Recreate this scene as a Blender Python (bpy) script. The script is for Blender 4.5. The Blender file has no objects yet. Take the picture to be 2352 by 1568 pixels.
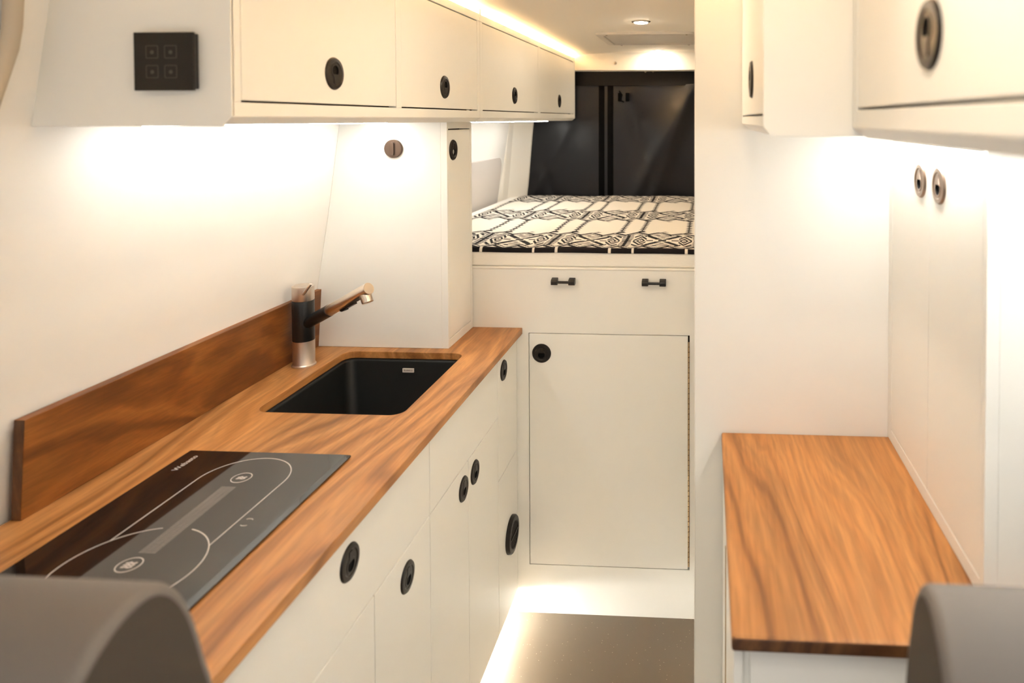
import bpy, bmesh, math, random
import numpy as np
from mathutils import Vector, Matrix
random.seed(3)
sc = bpy.context.scene
COL = sc.collection
PI = math.pi

# ---------------------------------------------------------------- camera
cam_d = bpy.data.cameras.new('camera'); cam = bpy.data.objects.new('camera', cam_d); COL.objects.link(cam)
R = [[0.9983262683609448, -0.057823326774473306, -0.0010605570437994527],
     [0.057832221244220335, 0.9980457613289091, 0.023666273034800338],
     [-0.0003099781770136038, -0.023687996414442598, 0.9997193519880463]]
CAM_Z = 1.5630
cam.matrix_world = Matrix(((R[0][0], R[0][2], -R[0][1], 0), (R[1][0], R[1][2], -R[1][1], 0),
                           (R[2][0], R[2][2], -R[2][1], CAM_Z), (0, 0, 0, 1)))
cam_d.sensor_width = 36; cam_d.lens = 1575.19 / 2352 * 36
cam_d.shift_x = (1176 - 1530.45) / 2352; cam_d.shift_y = (310.45 - 784) / 2352
cam_d.clip_start = .02
cam_d.dof.use_dof = True; cam_d.dof.focus_distance = 1.95; cam_d.dof.aperture_fstop = 3.5
sc.camera = cam
# ---------------------------------------------------------------- world, exposure
w = bpy.data.worlds.new('world'); sc.world = w; w.use_nodes = True
WORLD_STRENGTH = .28
bg = w.node_tree.nodes['Background']; bg.inputs[0].default_value = (1, .95, .89, 1); bg.inputs[1].default_value = WORLD_STRENGTH
sc.view_settings.view_transform = 'Standard'; sc.view_settings.look = 'None'
sc.view_settings.gamma = 1; sc.view_settings.use_curve_mapping = False
sc.view_settings.exposure = 2.02
sc.cycles.use_denoising = True
sc.cycles.max_bounces = 12; sc.cycles.diffuse_bounces = 7; sc.cycles.sample_clamp_indirect = 8
# light strengths of the built-in lamps
LED_WHITE = 12.5; LED_WARM = 122; LED_FLOOR = 32; DOWNLIGHT = 84

# ---------------------------------------------------------------- materials
def lin(c): return tuple(((v / 255) / 12.92 if v / 255 <= .04045 else ((v / 255 + .055) / 1.055) ** 2.4) for v in c)
def mat(name, col, rough=.5, metal=0, spec=.5, emit=None, estr=0, coat=0):
    m = bpy.data.materials.new(name); m.use_nodes = True
    b = m.node_tree.nodes['Principled BSDF']
    b.inputs['Base Color'].default_value = (*col[:3], 1); b.inputs['Roughness'].default_value = rough
    b.inputs['Metallic'].default_value = metal; b.inputs['Specular IOR Level'].default_value = spec
    b.inputs['Coat Weight'].default_value = coat
    if emit:
        b.inputs['Emission Color'].default_value = (*emit, 1); b.inputs['Emission Strength'].default_value = estr
    return m
def N(m, t, **kw):
    n = m.node_tree.nodes.new(t)
    for k, v in kw.items(): setattr(n, k, v)
    return n
def bsdf(m): return m.node_tree.nodes['Principled BSDF']
def noise_bump(m, scale, strength, dist=.001, stretch=(1, 1, 1)):
    L = m.node_tree.links; tc = N(m, 'ShaderNodeTexCoord'); mp = N(m, 'ShaderNodeMapping'); mp.inputs['Scale'].default_value = stretch
    nz = N(m, 'ShaderNodeTexNoise'); nz.inputs['Scale'].default_value = scale; nz.inputs['Detail'].default_value = 4
    bp = N(m, 'ShaderNodeBump'); bp.inputs['Strength'].default_value = strength; bp.inputs['Distance'].default_value = dist
    L.new(tc.outputs['Object'], mp.inputs[0]); L.new(mp.outputs[0], nz.inputs['Vector']); L.new(nz.outputs['Fac'], bp.inputs['Height'])
    L.new(bp.outputs[0], bsdf(m).inputs['Normal'])
    return m

M = {}
M['paint'] = noise_bump(mat('white_paint', (.825, .82, .78), .42, spec=.35), 900, .06, .0004)
M['wall'] = noise_bump(mat('wall_lining', (.87, .855, .82), .6, spec=.25), 260, .10, .0006, (1, .35, 1))
M['ceiling'] = noise_bump(mat('ceiling_lining', (.85, .79, .70), .75, spec=.2), 220, .35, .001)
M['trim'] = mat('trim_plastic', (.80, .76, .69), .45)
M['trimdark'] = mat('seal_rubber', (.46, .40, .31), .6)
M['dark'] = mat('door_gap_shade', (.055, .035, .02), .9, spec=.1)  # dark sheets behind the door gaps stand in for unlit cabinet insides
M['black'] = mat('black_plastic', (.014, .011, .009), .34, spec=.3)
M['blackdeep'] = mat('latch_pocket_shade', (.003, .003, .003), .6, spec=.1)  # near-black colour paints deep shade into the shallow latch pocket
M['blacksatin'] = mat('black_satin', (.010, .010, .010), .35)
M['switch'] = mat('switch_glass', (.012, .011, .009), .30, spec=.25)
M['switchline'] = mat('switch_print', (.045, .038, .032), .5)
M['nickel'] = mat('brushed_nickel', (.34, .26, .21), .34, 1)
M['bronze'] = mat('dark_bronze', (.13, .085, .06), .38, .6)
M['steel'] = noise_bump(mat('brushed_steel', (.72, .64, .56), .40, 1), 700, .08, .0004, (1, 1, .03))
M['steelside'] = mat('polished_steel', (.76, .68, .60), .30, 1)
M['sink'] = noise_bump(mat('sink_granite', (.005, .0058, .0055), .45, spec=.25), 1500, .12, .0003)
M['sinklip'] = mat('sink_edge', (.05, .045, .04), .25)
M['glass'] = mat('cooktop_glass', (.004, .004, .004), .04, spec=1.1)
M['print'] = mat('cooktop_print', (.55, .50, .47), .5)
M['badge'] = mat('badge_metal', (.66, .62, .57), .45)
M['badgeink'] = mat('badge_ink', (.12, .07, .06), .5)
M['brass'] = mat('hinge_brass', (.50, .36, .20), .35, 1)
M['screw'] = mat('screw_metal', (.35, .29, .22), .4, .8)
M['chrome'] = mat('lamp_rim_chrome', (.55, .48, .40), .22, 1)
M['seat'] = noise_bump(mat('seat_upholstery', (.138, .124, .113), .62, spec=.3), 900, .15, .0005)
M['seatside'] = noise_bump(mat('seat_side_panel', (.055, .045, .036), .65, spec=.2), 900, .15, .0005)
M['mattress'] = noise_bump(mat('mattress_ticking', (.86, .84, .78), .8, spec=.1), 60, .25, .004, (1, 1, 4))
M['hatch'] = mat('hatch_plastic', (.62, .57, .51), .5)
M['curtain'] = mat('curtain_vinyl', (.006, .006, .008), .32, spec=.32)
M['curtainband'] = mat('curtain_webbing', (.002, .002, .002), .8, spec=.06)
M['curtainhead'] = mat('curtain_header', (.003, .003, .003), .55, spec=.14)
M['windowcover'] = mat('window_cover_fabric', (.60, .56, .53), .8, spec=.1)
M['led'] = mat('led_diffuser_white', (.9, .9, .9), .5, emit=(1, .97, .91), estr=LED_WHITE)
M['ledwarm'] = mat('led_diffuser_warm', (.9, .9, .9), .5, emit=(1, .67, .34), estr=LED_WARM)
M['ledfloor'] = mat('led_diffuser_floor', (.9, .9, .9), .5, emit=(1, .97, .91), estr=LED_FLOOR)
M['lamp'] = mat('downlight_lens', (.9, .9, .9), .5, emit=(1, .87, .69), estr=DOWNLIGHT)
M['edge'] = mat('panel_edge', (.86, .83, .77), .4)

def wood(name, c_light, c_mid, c_dark, wscale, dist, stretch, line=.5, lw=.10, rough=.42):
    m = mat(name, c_mid, rough, spec=.4); L = m.node_tree.links
    tc = N(m, 'ShaderNodeTexCoord'); mp = N(m, 'ShaderNodeMapping'); mp.inputs['Scale'].default_value = stretch
    L.new(tc.outputs['Object'], mp.inputs[0])
    # slow swirl that bends the grain
    sw = N(m, 'ShaderNodeTexNoise'); sw.inputs['Scale'].default_value = 3.2; sw.inputs['Detail'].default_value = 2
    L.new(mp.outputs[0], sw.inputs['Vector'])
    add = N(m, 'ShaderNodeVectorMath', operation='MULTIPLY_ADD')
    add.inputs[1].default_value = (dist, dist, dist); L.new(sw.outputs['Color'], add.inputs[0]); L.new(mp.outputs[0], add.inputs[2])
    wv = N(m, 'ShaderNodeTexWave', wave_type='BANDS', bands_direction='X', wave_profile='SIN')
    wv.inputs['Scale'].default_value = wscale; wv.inputs['Distortion'].default_value = 3.5; wv.inputs['Detail'].default_value = 3
    wv.inputs['Detail Scale'].default_value = 1.3; L.new(add.outputs[0], wv.inputs['Vector'])
    r1 = N(m, 'ShaderNodeValToRGB'); e = r1.color_ramp.elements
    e[0].position = 0; e[0].color = tuple(line * a + (1 - line) * b for a, b in zip(c_dark, c_mid)) + (1,)
    e[1].position = lw; e[1].color = (*c_mid, 1)
    x = e.new(.95); x.color = (*c_light, 1)
    vm = N(m, 'ShaderNodeTexNoise'); vm.inputs['Scale'].default_value = 4.5; vm.inputs['Detail'].default_value = 2; L.new(add.outputs[0], vm.inputs['Vector'])
    vr = N(m, 'ShaderNodeMapRange'); vr.inputs[1].default_value = .48; vr.inputs[2].default_value = .72; vr.inputs[3].default_value = 0; vr.inputs[4].default_value = .75; L.new(vm.outputs['Fac'], vr.inputs[0])
    vx = N(m, 'ShaderNodeMix', data_type='FLOAT'); L.new(vr.outputs[0], vx.inputs['Factor']); L.new(wv.outputs['Fac'], vx.inputs['A']); vx.inputs['B'].default_value = .62
    L.new(vx.outputs['Result'], r1.inputs[0])
    # blotches
    bl = N(m, 'ShaderNodeTexNoise'); bl.inputs['Scale'].default_value = 5; bl.inputs['Detail'].default_value = 4; L.new(add.outputs[0], bl.inputs['Vector'])
    mr = N(m, 'ShaderNodeMapRange'); mr.inputs[1].default_value = .25; mr.inputs[2].default_value = .75; mr.inputs[3].default_value = .68; mr.inputs[4].default_value = 1.25
    L.new(bl.outputs['Fac'], mr.inputs[0])
    w2 = N(m, 'ShaderNodeTexWave', wave_type='BANDS', bands_direction='X'); w2.inputs['Scale'].default_value = wscale * 2.7
    w2.inputs['Distortion'].default_value = 7; w2.inputs['Detail'].default_value = 4; w2.inputs['Detail Scale'].default_value = 1.6; L.new(add.outputs[0], w2.inputs['Vector'])
    mw = N(m, 'ShaderNodeMapRange'); mw.inputs[3].default_value = .90; mw.inputs[4].default_value = 1.06; L.new(w2.outputs['Fac'], mw.inputs[0])
    m0 = N(m, 'ShaderNodeMath', operation='MULTIPLY'); L.new(mr.outputs[0], m0.inputs[0]); L.new(mw.outputs[0], m0.inputs[1])
    # pores
    mp2 = N(m, 'ShaderNodeMapping'); mp2.inputs['Scale'].default_value = tuple(s * k for s, k in zip(stretch, (170, 45, 170))); L.new(tc.outputs['Object'], mp2.inputs[0])
    po = N(m, 'ShaderNodeTexNoise'); po.inputs['Scale'].default_value = 1; po.inputs['Detail'].default_value = 3; L.new(mp2.outputs[0], po.inputs['Vector'])
    mr2 = N(m, 'ShaderNodeMapRange'); mr2.inputs[1].default_value = .35; mr2.inputs[2].default_value = .65; mr2.inputs[3].default_value = .86; mr2.inputs[4].default_value = 1.08
    L.new(po.outputs['Fac'], mr2.inputs[0])
    mu = N(m, 'ShaderNodeMath', operation='MULTIPLY'); L.new(m0.outputs[0], mu.inputs[0]); L.new(mr2.outputs[0], mu.inputs[1])
    sv = N(m, 'ShaderNodeVectorMath', operation='SCALE'); L.new(r1.outputs[0], sv.inputs[0]); L.new(mu.outputs[0], sv.inputs['Scale'])
    L.new(sv.outputs[0], bsdf(m).inputs['Base Color'])
    bp = N(m, 'ShaderNodeBump'); bp.inputs['Strength'].default_value = .08; bp.inputs['Distance'].default_value = .0006
    L.new(po.outputs['Fac'], bp.inputs['Height']); L.new(bp.outputs[0], bsdf(m).inputs['Normal'])
    return m
M['walnut'] = wood('walnut_counter', (.51, .240, .080), (.41, .175, .051), (.13, .05, .018), 5.5, .55, (1, .26, 1), .36, .28)
M['endgrain'] = wood('walnut_end_grain', (.13, .055, .018), (.095, .038, .012), (.05, .018, .006), 9, .4, (1, 1, .6), .6, .3)
M['walnut_splash_shaded'] = wood('walnut_backsplash_shaded', (.30, .110, .024), (.235, .080, .017), (.10, .032, .008), 4.5, .50, (1, .42, 1.5), .5, .45)  # same wood as the counter, with the upstand's shade put into darker colours
M['walnut_right'] = wood('walnut_worktop', (.45, .200, .062), (.39, .160, .045), (.11, .042, .015), 7.5, .40, (1, .20, 1), .42, .13)

def floor_material():
    m = mat('speckled_vinyl', (.15, .115, .08), .38, spec=.45); L = m.node_tree.links
    tc = N(m, 'ShaderNodeTexCoord'); v = N(m, 'ShaderNodeTexVoronoi'); v.inputs['Scale'].default_value = 85; L.new(tc.outputs['Object'], v.inputs['Vector'])
    r = N(m, 'ShaderNodeValToRGB'); e = r.color_ramp.elements
    e[0].position = .0; e[0].color = (.46, .39, .29, 1); e[1].position = .15; e[1].color = (.150, .115, .078, 1)
    L.new(v.outputs['Distance'], r.inputs[0])
    wn = N(m, 'ShaderNodeTexNoise'); wn.inputs['Scale'].default_value = 7; L.new(tc.outputs['Object'], wn.inputs['Vector'])
    gt = N(m, 'ShaderNodeSeparateColor'); L.new(v.outputs['Color'], gt.inputs[0])
    cmpn = N(m, 'ShaderNodeMath', operation='GREATER_THAN'); cmpn.inputs[1].default_value = .55; L.new(gt.outputs[0], cmpn.inputs[0])
    mx = N(m, 'ShaderNodeMix', data_type='RGBA'); L.new(cmpn.outputs[0], mx.inputs['Factor'])
    mx.inputs['A'].default_value = (.150, .115, .078, 1); L.new(r.outputs[0], mx.inputs['B'])
    L.new(mx.outputs['Result'], bsdf(m).inputs['Base Color'])
    return m
M['floor'] = floor_material()
def blanket_material():
    m = mat('patterned_cotton', (.8, .75, .66), .85, spec=.1); L = m.node_tree.links
    a = N(m, 'ShaderNodeVertexColor', layer_name='weave'); L.new(a.outputs['Color'], bsdf(m).inputs['Base Color'])
    return m
M['blanket'] = blanket_material()

# ---------------------------------------------------------------- geometry helpers
def new(): return bmesh.new()
def box(bm, x0, x1, y0, y1, z0, z1):
    v = [bm.verts.new((x, y, z)) for x in (x0, x1) for y in (y0, y1) for z in (z0, z1)]
    for f in ((0, 1, 3, 2), (4, 6, 7, 5), (0, 4, 5, 1), (2, 3, 7, 6), (0, 2, 6, 4), (1, 5, 7, 3)): bm.faces.new([v[i] for i in f])
    return bm
def prism(bm, pts, a0, a1, axis='y'):
    """polygon pts extruded along an axis; 'y': pts are (x,z); 'x': (y,z); 'z': (x,y)"""
    def P(p, a): return {'y': (p[0], a, p[1]), 'x': (a, p[0], p[1]), 'z': (p[0], p[1], a)}[axis]
    A = [bm.verts.new(P(p, a0)) for p in pts]; B = [bm.verts.new(P(p, a1)) for p in pts]
    n = len(pts)
    for i in range(n): bm.faces.new((A[i], A[(i + 1) % n], B[(i + 1) % n], B[i]))
    bm.faces.new(A[::-1]); bm.faces.new(B)
    return bm
def rrect(x0, x1, y0, y1, r, n=6):
    if not isinstance(r, (tuple, list)): r = (r,) * 4
    out = []
    for (cx, cy, a0), rr in zip(((x1, y1, 0), (x0, y1, 90), (x0, y0, 180), (x1, y0, 270)), r):
        sx = 1 if cx == x1 else -1; sy = 1 if cy == y1 else -1
        for i in range(n + 1):
            a = math.radians(a0 + 90 * i / n); out.append((cx - sx * rr + rr * math.cos(a), cy - sy * rr + rr * math.sin(a)))
    return out
def frame_of(d):
    d = Vector(d).normalized(); h = Vector((0, 0, 1)) if abs(d.z) < .95 else Vector((1, 0, 0))
    u = d.cross(h).normalized(); return u, u.cross(d).normalized(), d
def lathe(bm, origin, axis, prof, n=48, caps=True):
    """prof: list of (radius, distance along the axis)"""
    u, v, d = frame_of(axis); o = Vector(origin); loops = []
    for r, h in prof:
        loops.append([bm.verts.new(o + d * h + (u * math.cos(2 * PI * i / n) + v * math.sin(2 * PI * i / n)) * r) for i in range(n)])
    for a, b in zip(loops, loops[1:]):
        for i in range(n): bm.faces.new((a[i], a[(i + 1) % n], b[(i + 1) % n], b[i]))
    if caps: bm.faces.new(loops[0][::-1]); bm.faces.new(loops[-1])
    return bm
def tube(bm, pts, r, n=10):
    loops = []; P = [Vector(p) for p in pts]
    for i, p in enumerate(P):
        d = (P[min(i + 1, len(P) - 1)] - P[max(i - 1, 0)]); u, v, d = frame_of(d)
        loops.append([bm.verts.new(p + (u * math.cos(2 * PI * k / n) + v * math.sin(2 * PI * k / n)) * r) for k in range(n)])
    for a, b in zip(loops, loops[1:]):
        for i in range(n): bm.faces.new((a[i], a[(i + 1) % n], b[(i + 1) % n], b[i]))
    bm.faces.new(loops[0][::-1]); bm.faces.new(loops[-1])
    return bm
def ribbon(bm, pts, wid, z, h=.0003, closed=False):
    """thin flat printed line on a horizontal plane"""
    n = len(pts); L = []; Rr = []
    for i, p in enumerate(pts):
        a = pts[(i - 1) % n] if (closed or i > 0) else p; b = pts[(i + 1) % n] if (closed or i < n - 1) else p
        t = Vector((b[0] - a[0], b[1] - a[1])).normalized(); nn = Vector((-t.y, t.x)) * wid / 2
        L.append((p[0] + nn.x, p[1] + nn.y)); Rr.append((p[0] - nn.x, p[1] - nn.y))
    lt = [bm.verts.new((*q, z + h)) for q in L]; rt = [bm.verts.new((*q, z + h)) for q in Rr]
    lb = [bm.verts.new((*q, z)) for q in L]; rb = [bm.verts.new((*q, z)) for q in Rr]
    m = n if closed else n - 1
    for i in range(m):
        j = (i + 1) % n
        bm.faces.new((rt[i], rt[j], lt[j], lt[i])); bm.faces.new((lb[i], lb[j], rb[j], rb[i]))
        bm.faces.new((lt[i], lt[j], lb[j], lb[i])); bm.faces.new((rb[i], rb[j], rt[j], rt[i]))
    if not closed:
        bm.faces.new((rt[0], lt[0], lb[0], rb[0])); bm.faces.new((lt[-1], rt[-1], rb[-1], lb[-1]))
    return bm
def disc_ring(bm, loops):
    """loops of equal length, bridged in order, last one capped"""
    V = [[bm.verts.new(p) for p in lp] for lp in loops]; n = len(V[0])
    for a, b in zip(V, V[1:]):
        for i in range(n): bm.faces.new((a[i], a[(i + 1) % n], b[(i + 1) % n], b[i]))
    return V
ROOT = {}
def obj(name, bm, material, parent=None, bevel=0, seg=2, smooth=None, kind=None):
    bmesh.ops.recalc_face_normals(bm, faces=bm.faces)
    me = bpy.data.meshes.new(name); bm.to_mesh(me); bm.free()
    mats = material if isinstance(material, (list, tuple)) else [material]
    for x in mats: me.materials.append(M[x])
    o = bpy.data.objects.new(name, me); COL.objects.link(o)
    if parent is not None:
        o.parent = parent; off = ROOT[parent.name]; ROOT[o.name] = off
    else:
        co = np.empty(len(me.vertices) * 3); me.vertices.foreach_get('co', co); co = co.reshape(-1, 3)
        off = Vector(((co[:, 0].min() + co[:, 0].max()) / 2, (co[:, 1].min() + co[:, 1].max()) / 2, co[:, 2].min()))
        o.location = off; ROOT[o.name] = off
    me.transform(Matrix.Translation(-off))
    if bevel:
        b = o.modifiers.new('bevel', 'BEVEL'); b.width = bevel; b.segments = seg; b.limit_method = 'ANGLE'; b.angle_limit = math.radians(40)
    if smooth is not None:
        for p in me.polygons: p.use_smooth = True
        me.set_sharp_from_angle(angle=math.radians(smooth))
    if kind: o['kind'] = kind
    return o
def thing(name, label, cat, loc, group=None):
    o = bpy.data.objects.new(name, None); COL.objects.link(o); o.location = loc; o.empty_display_size = .05
    ROOT[o.name] = Vector(loc); o['label'] = label; o['category'] = cat
    if group: o['group'] = group
    return o
def tag(o, label, cat, group=None):
    o['label'] = label; o['category'] = cat
    if group: o['group'] = group
    return o
def struct(name, bm, m, **kw): return obj(name, bm, m, kind='structure', **kw)
AX = {'x': ((0, 1, 0), (0, 0, 1), (1, 0, 0)), 'y': ((1, 0, 0), (0, 0, 1), (0, -1, 0)), '-x': ((0, -1, 0), (0, 0, 1), (-1, 0, 0))}

def latch_bm(c, face, flip=False, D=.060):
    """round push latch: bevelled flange, recessed keyhole with a finger pocket and a lever tab.  flip: pocket below"""
    U, V, Nn = (Vector(a) for a in AX[face]); C = Vector(c); s = -1 if flip else 1; n = 40; r = D / 2
    bm = new()
    def L(f):
        out = []
        for i in range(n):
            a = 2 * PI * i / n; u, v, h = f(math.cos(a), math.sin(a)); out.append(C + U * u + V * (v * s) + Nn * h)
        return out
    hole = lambda k, h: (lambda ca, sa: (ca * .0105 * k, .0045 + sa * .0105 * k * (1 if sa > 0 else .85), h))
    loops = [L(lambda ca, sa: (ca * r, sa * r, 0)), L(lambda ca, sa: (ca * r, sa * r, .0014)), L(lambda ca, sa: (ca * r * .93, sa * r * .93, .0042)),
             L(lambda ca, sa: (ca * r * .72, sa * r * .72, .0048)), L(lambda ca, sa: (ca * r * .66, sa * r * .66, .0032)),
             L(hole(1.35, .0032)), L(hole(1.25, .0042)), L(hole(1.0, .0042)), L(hole(.9, .0006))]
    Vv = disc_ring(bm, loops)
    bm.faces.new(Vv[0][::-1]); f = bm.faces.new(Vv[-1]); f.material_index = 1
    for lp in Vv[-2:]:
        for v in lp:
            for f in v.link_faces:
                if all((q in Vv[-1]) or (q in Vv[-2]) for q in f.verts): f.material_index = 1
    # lever tab running from the pocket to the rim
    pts = [(-.0095, -.0015), (.0095, -.0015), (.0052, -.0085), (.0050, -.0185), (-.0050, -.0185), (-.0052, -.0085)]
    lo = [bm.verts.new(C + U * a + V * (b * s) + Nn * .003) for a, b in pts]; hi = [bm.verts.new(C + U * a * .9 + V * (b * s) + Nn * .0046) for a, b in pts]
    for i in range(6): bm.faces.new((lo[i], lo[(i + 1) % 6], hi[(i + 1) % 6], hi[i]))
    bm.faces.new(hi); bm.faces.new(lo[::-1])
    return bm
def latch(c, face, parent, flip=False, m='black', label=None):
    o = obj('push_latch', latch_bm(c, face, flip), [m, 'blackdeep'], parent, smooth=35)
    if label: o['label'] = label
    return o
def text_mesh(body, size, extrude, mtx):
    cu = bpy.data.curves.new('text', 'FONT'); cu.body = body; cu.size = size; cu.extrude = extrude; cu.align_x = 'CENTER'; cu.align_y = 'CENTER'
    t = bpy.data.objects.new('text', cu); me = bpy.data.meshes.new_from_object(t)
    bm = new(); bm.from_mesh(me); bm.transform(mtx)
    bpy.data.objects.remove(t); bpy.data.curves.remove(cu); bpy.data.meshes.remove(me)
    return bm

# ================================================================= setting
Y0, Y1 = -.55, 3.70
def ceil_z(x): return 1.912 - .075 * (x + .2) ** 2
# floor
struct('floor', box(new(), -1.22, .80, Y0, Y1, -.04, 0), 'floor')
# ceiling: slightly crowned lining
bm = new(); xs = np.linspace(-1.2, .8, 25)
prism(bm, [(x, ceil_z(x)) for x in xs] + [(x, 1.99) for x in xs[::-1]], Y0, Y1, 'y')
struct('ceiling', bm, 'ceiling', smooth=30)
# left wall: lining that leans in with height, lofted along the van
PF = [(0, -1.150), (.9, -1.147), (1.075, -1.130), (1.30, -1.066), (1.558, -.984), (1.736, -.953), (1.95, -.925)]
PR = [(0, -1.136), (.9, -1.134), (1.075, -1.117), (1.30, -1.080), (1.542, -1.047), (1.736, -1.025), (1.95, -1.0)]
def wall_x(y, z):
    f = np.interp(z, [p[0] for p in PF], [p[1] for p in PF]); r = np.interp(z, [p[0] for p in PR], [p[1] for p in PR])
    t = min(1, max(0, (y - .9476) / (1.90 - .9476))); x = f * (1 - t) + r * t
    return x + .045 * min(1, max(0, (y - 2.3) / .9))
bm = new(); zs = np.linspace(0, 1.93, 40); ys = np.concatenate([[Y0, .2, .6], np.linspace(.9476, 1.9, 9), np.linspace(2.1, Y1, 12)])
inn = [[bm.verts.new((wall_x(y, z), y, z)) for z in zs] for y in ys]; out = [[bm.verts.new((-1.24, y, z)) for z in zs] for y in ys]
for i in range(len(ys) - 1):
    for j in range(len(zs) - 1):
        bm.faces.new((inn[i][j], inn[i + 1][j], inn[i + 1][j + 1], inn[i][j + 1])); bm.faces.new((out[i][j], out[i][j + 1], out[i + 1][j + 1], out[i + 1][j]))
    for a in (0, -1): bm.faces.new((inn[i][a], inn[i + 1][a], out[i + 1][a], out[i][a]))
for i in (0, -1):
    for j in range(len(zs) - 1): bm.faces.new((inn[i][j], inn[i][j + 1], out[i][j + 1], out[i][j]))
struct('wall_left', bm, 'wall', smooth=40)
struct('wall_right', box(new(), .72, .80, Y0, Y1, 0, 1.93), 'wall')
struct('wall_rear', box(new(), -1.2, .75, 3.66, Y1 + .04, 0, 1.95), 'wall')
# rear header beam under the ceiling
bm = new(); prism(bm, [(3.55, 1.817), (3.565, 1.812), (3.66, 1.812), (3.66, 1.93), (3.55, 1.93)], -1.0, .70, 'x')
o = struct('trim_1', bm, 'trim', smooth=30); 
bm = new(); lathe(bm, (-.470, 3.55, 1.853), (0, -1, 0), [(.007, 0), (.007, .002), (.004, .004)], 16); obj('screw', bm, 'screw', o)
# rear corner pillar at the left of the curtain
bm = new(); prism(bm, [(-1.12, 3.40), (-1.040, 3.44), (-1.026, 3.49), (-.952, 3.585), (-.944, 3.62), (-.95, 3.66), (-1.12, 3.66)], 1.0, 1.82, 'z')
for v in bm.verts:
    v.co.x += .09 * (v.co.z - 1.15) * (1 if v.co.x > -1.1 else 0)
struct('trim_2', bm, 'trim', bevel=.008, seg=3)
# rounded window recess panel beside the bed
bm = new(); pts = rrect(2.60, 3.375, .95, 1.372, (.06, .02, .02, .02), 8)
wa, wb = wall_x(3.3, .95) + .014, wall_x(3.3, 1.372) + .010
wx = lambda z: wa + (wb - wa) * (z - .95) / .422
A = [bm.verts.new((wx(z), y, z)) for y, z in pts]; B = [bm.verts.new((wx(z) - .055, y, z)) for y, z in pts]
for i in range(len(pts)): bm.faces.new((A[i], A[(i + 1) % len(pts)], B[(i + 1) % len(pts)], B[i]))
bm.faces.new(A); bm.faces.new(B[::-1])
struct('window_1', bm, 'windowcover')
# door seal curving down at the near end of the left wall, and the lower lining panel below it
bm = new(); tube(bm, [(-0.9337, 0.8812, 1.7994), (-0.9437, 0.8871, 1.7264), (-0.9498, 0.8903, 1.6911), (-0.955, 0.8897, 1.6612), (-0.9592, 0.8831, 1.6313), (-0.9634, 0.8765, 1.6014), (-0.9676, 0.8699, 1.5715)], .011, 14)
struct('trim_3', bm, 'trimdark', smooth=60)
bm = new(); pts = rrect(.55, 1.012, .86, 1.072, (.02, .02, .005, .005), 6)
A = [bm.verts.new((wall_x(y, z) + .006, y, z)) for y, z in pts]; B = [bm.verts.new((wall_x(y, z) - .01, y, z)) for y, z in pts]
for i in range(len(pts)): bm.faces.new((A[i], A[(i + 1) % len(pts)], B[(i + 1) % len(pts)], B[i]))
bm.faces.new(A); bm.faces.new(B[::-1])
struct('trim_4', bm, 'trim')

# ceiling downlights
for x, y, r, lab in ((-.233, 2.455, .0345, 'round recessed ceiling lamp in front of the roof hatch'), (-.243, 3.488, .033, 'round recessed ceiling lamp behind the roof hatch beside the rear beam'),
                     (-.225, 1.42, .0345, 'round recessed ceiling lamp above the aisle by the tall closet'), (.02, .40, .0345, 'round recessed ceiling lamp above the front seats')):  # last lamp is unseen, shifted off the row to light the kitchen fronts
    t = thing('ceiling_lamp', lab, 'lamp', (x, y, ceil_z(x) - .006), 'recessed ceiling lamps')
    z = ceil_z(x)
    obj('lamp_rim', lathe(new(), (x, y, z + .002), (0, 0, -1), [(r, 0), (r, .003), (r * .93, .0055), (r * .74, .0065), (r * .70, .004), (r * .70, .001)], 40, True), 'chrome', t, smooth=40)
    obj('lamp_lens', lathe(new(), (x, y, z - .0022), (0, 0, -1), [(r * .69, 0), (r * .69, .0035), (r * .5, .0048)], 32), 'lamp', t, smooth=40)
# roof hatch
HX0, HX1, HY0, HY1 = -.445, -.048, 2.735, 3.135
t = thing('roof_hatch', 'square pale roof hatch frame with corner screws in the ceiling', 'hatch', ((HX0 + HX1) / 2, (HY0 + HY1) / 2, 1.895))
zc = 1.9045
bm = new(); o1 = rrect(HX0, HX1, HY0, HY1, .02, 5); o2 = rrect(HX0 + .03, HX1 - .012, HY0 + .022, HY1 - .03, .008, 5)
disc_ring(bm, [[(*p, 1.93) for p in o1], [(*p, zc - .004) for p in o1], [(*p, zc - .007) for p in o2], [(*p, zc + .006) for p in o2]])
obj('hatch_frame', bm, 'hatch', t, smooth=30)
bm = new(); prism(bm, o2, zc - .0005, zc + .012, 'z'); obj('hatch_panel', bm, 'hatch', t)
for x, y in ((HX0 + .045, HY0 + .012), (HX1 - .03, HY0 + .012), (HX0 + .06, HY1 - .014), (HX1 - .03, HY1 - .014)):
    obj('screw', lathe(new(), (x, y, zc - .003), (0, 0, -1), [(.005, 0), (.005, .003), (.003, .0045)], 14), 'screw', t)

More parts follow.
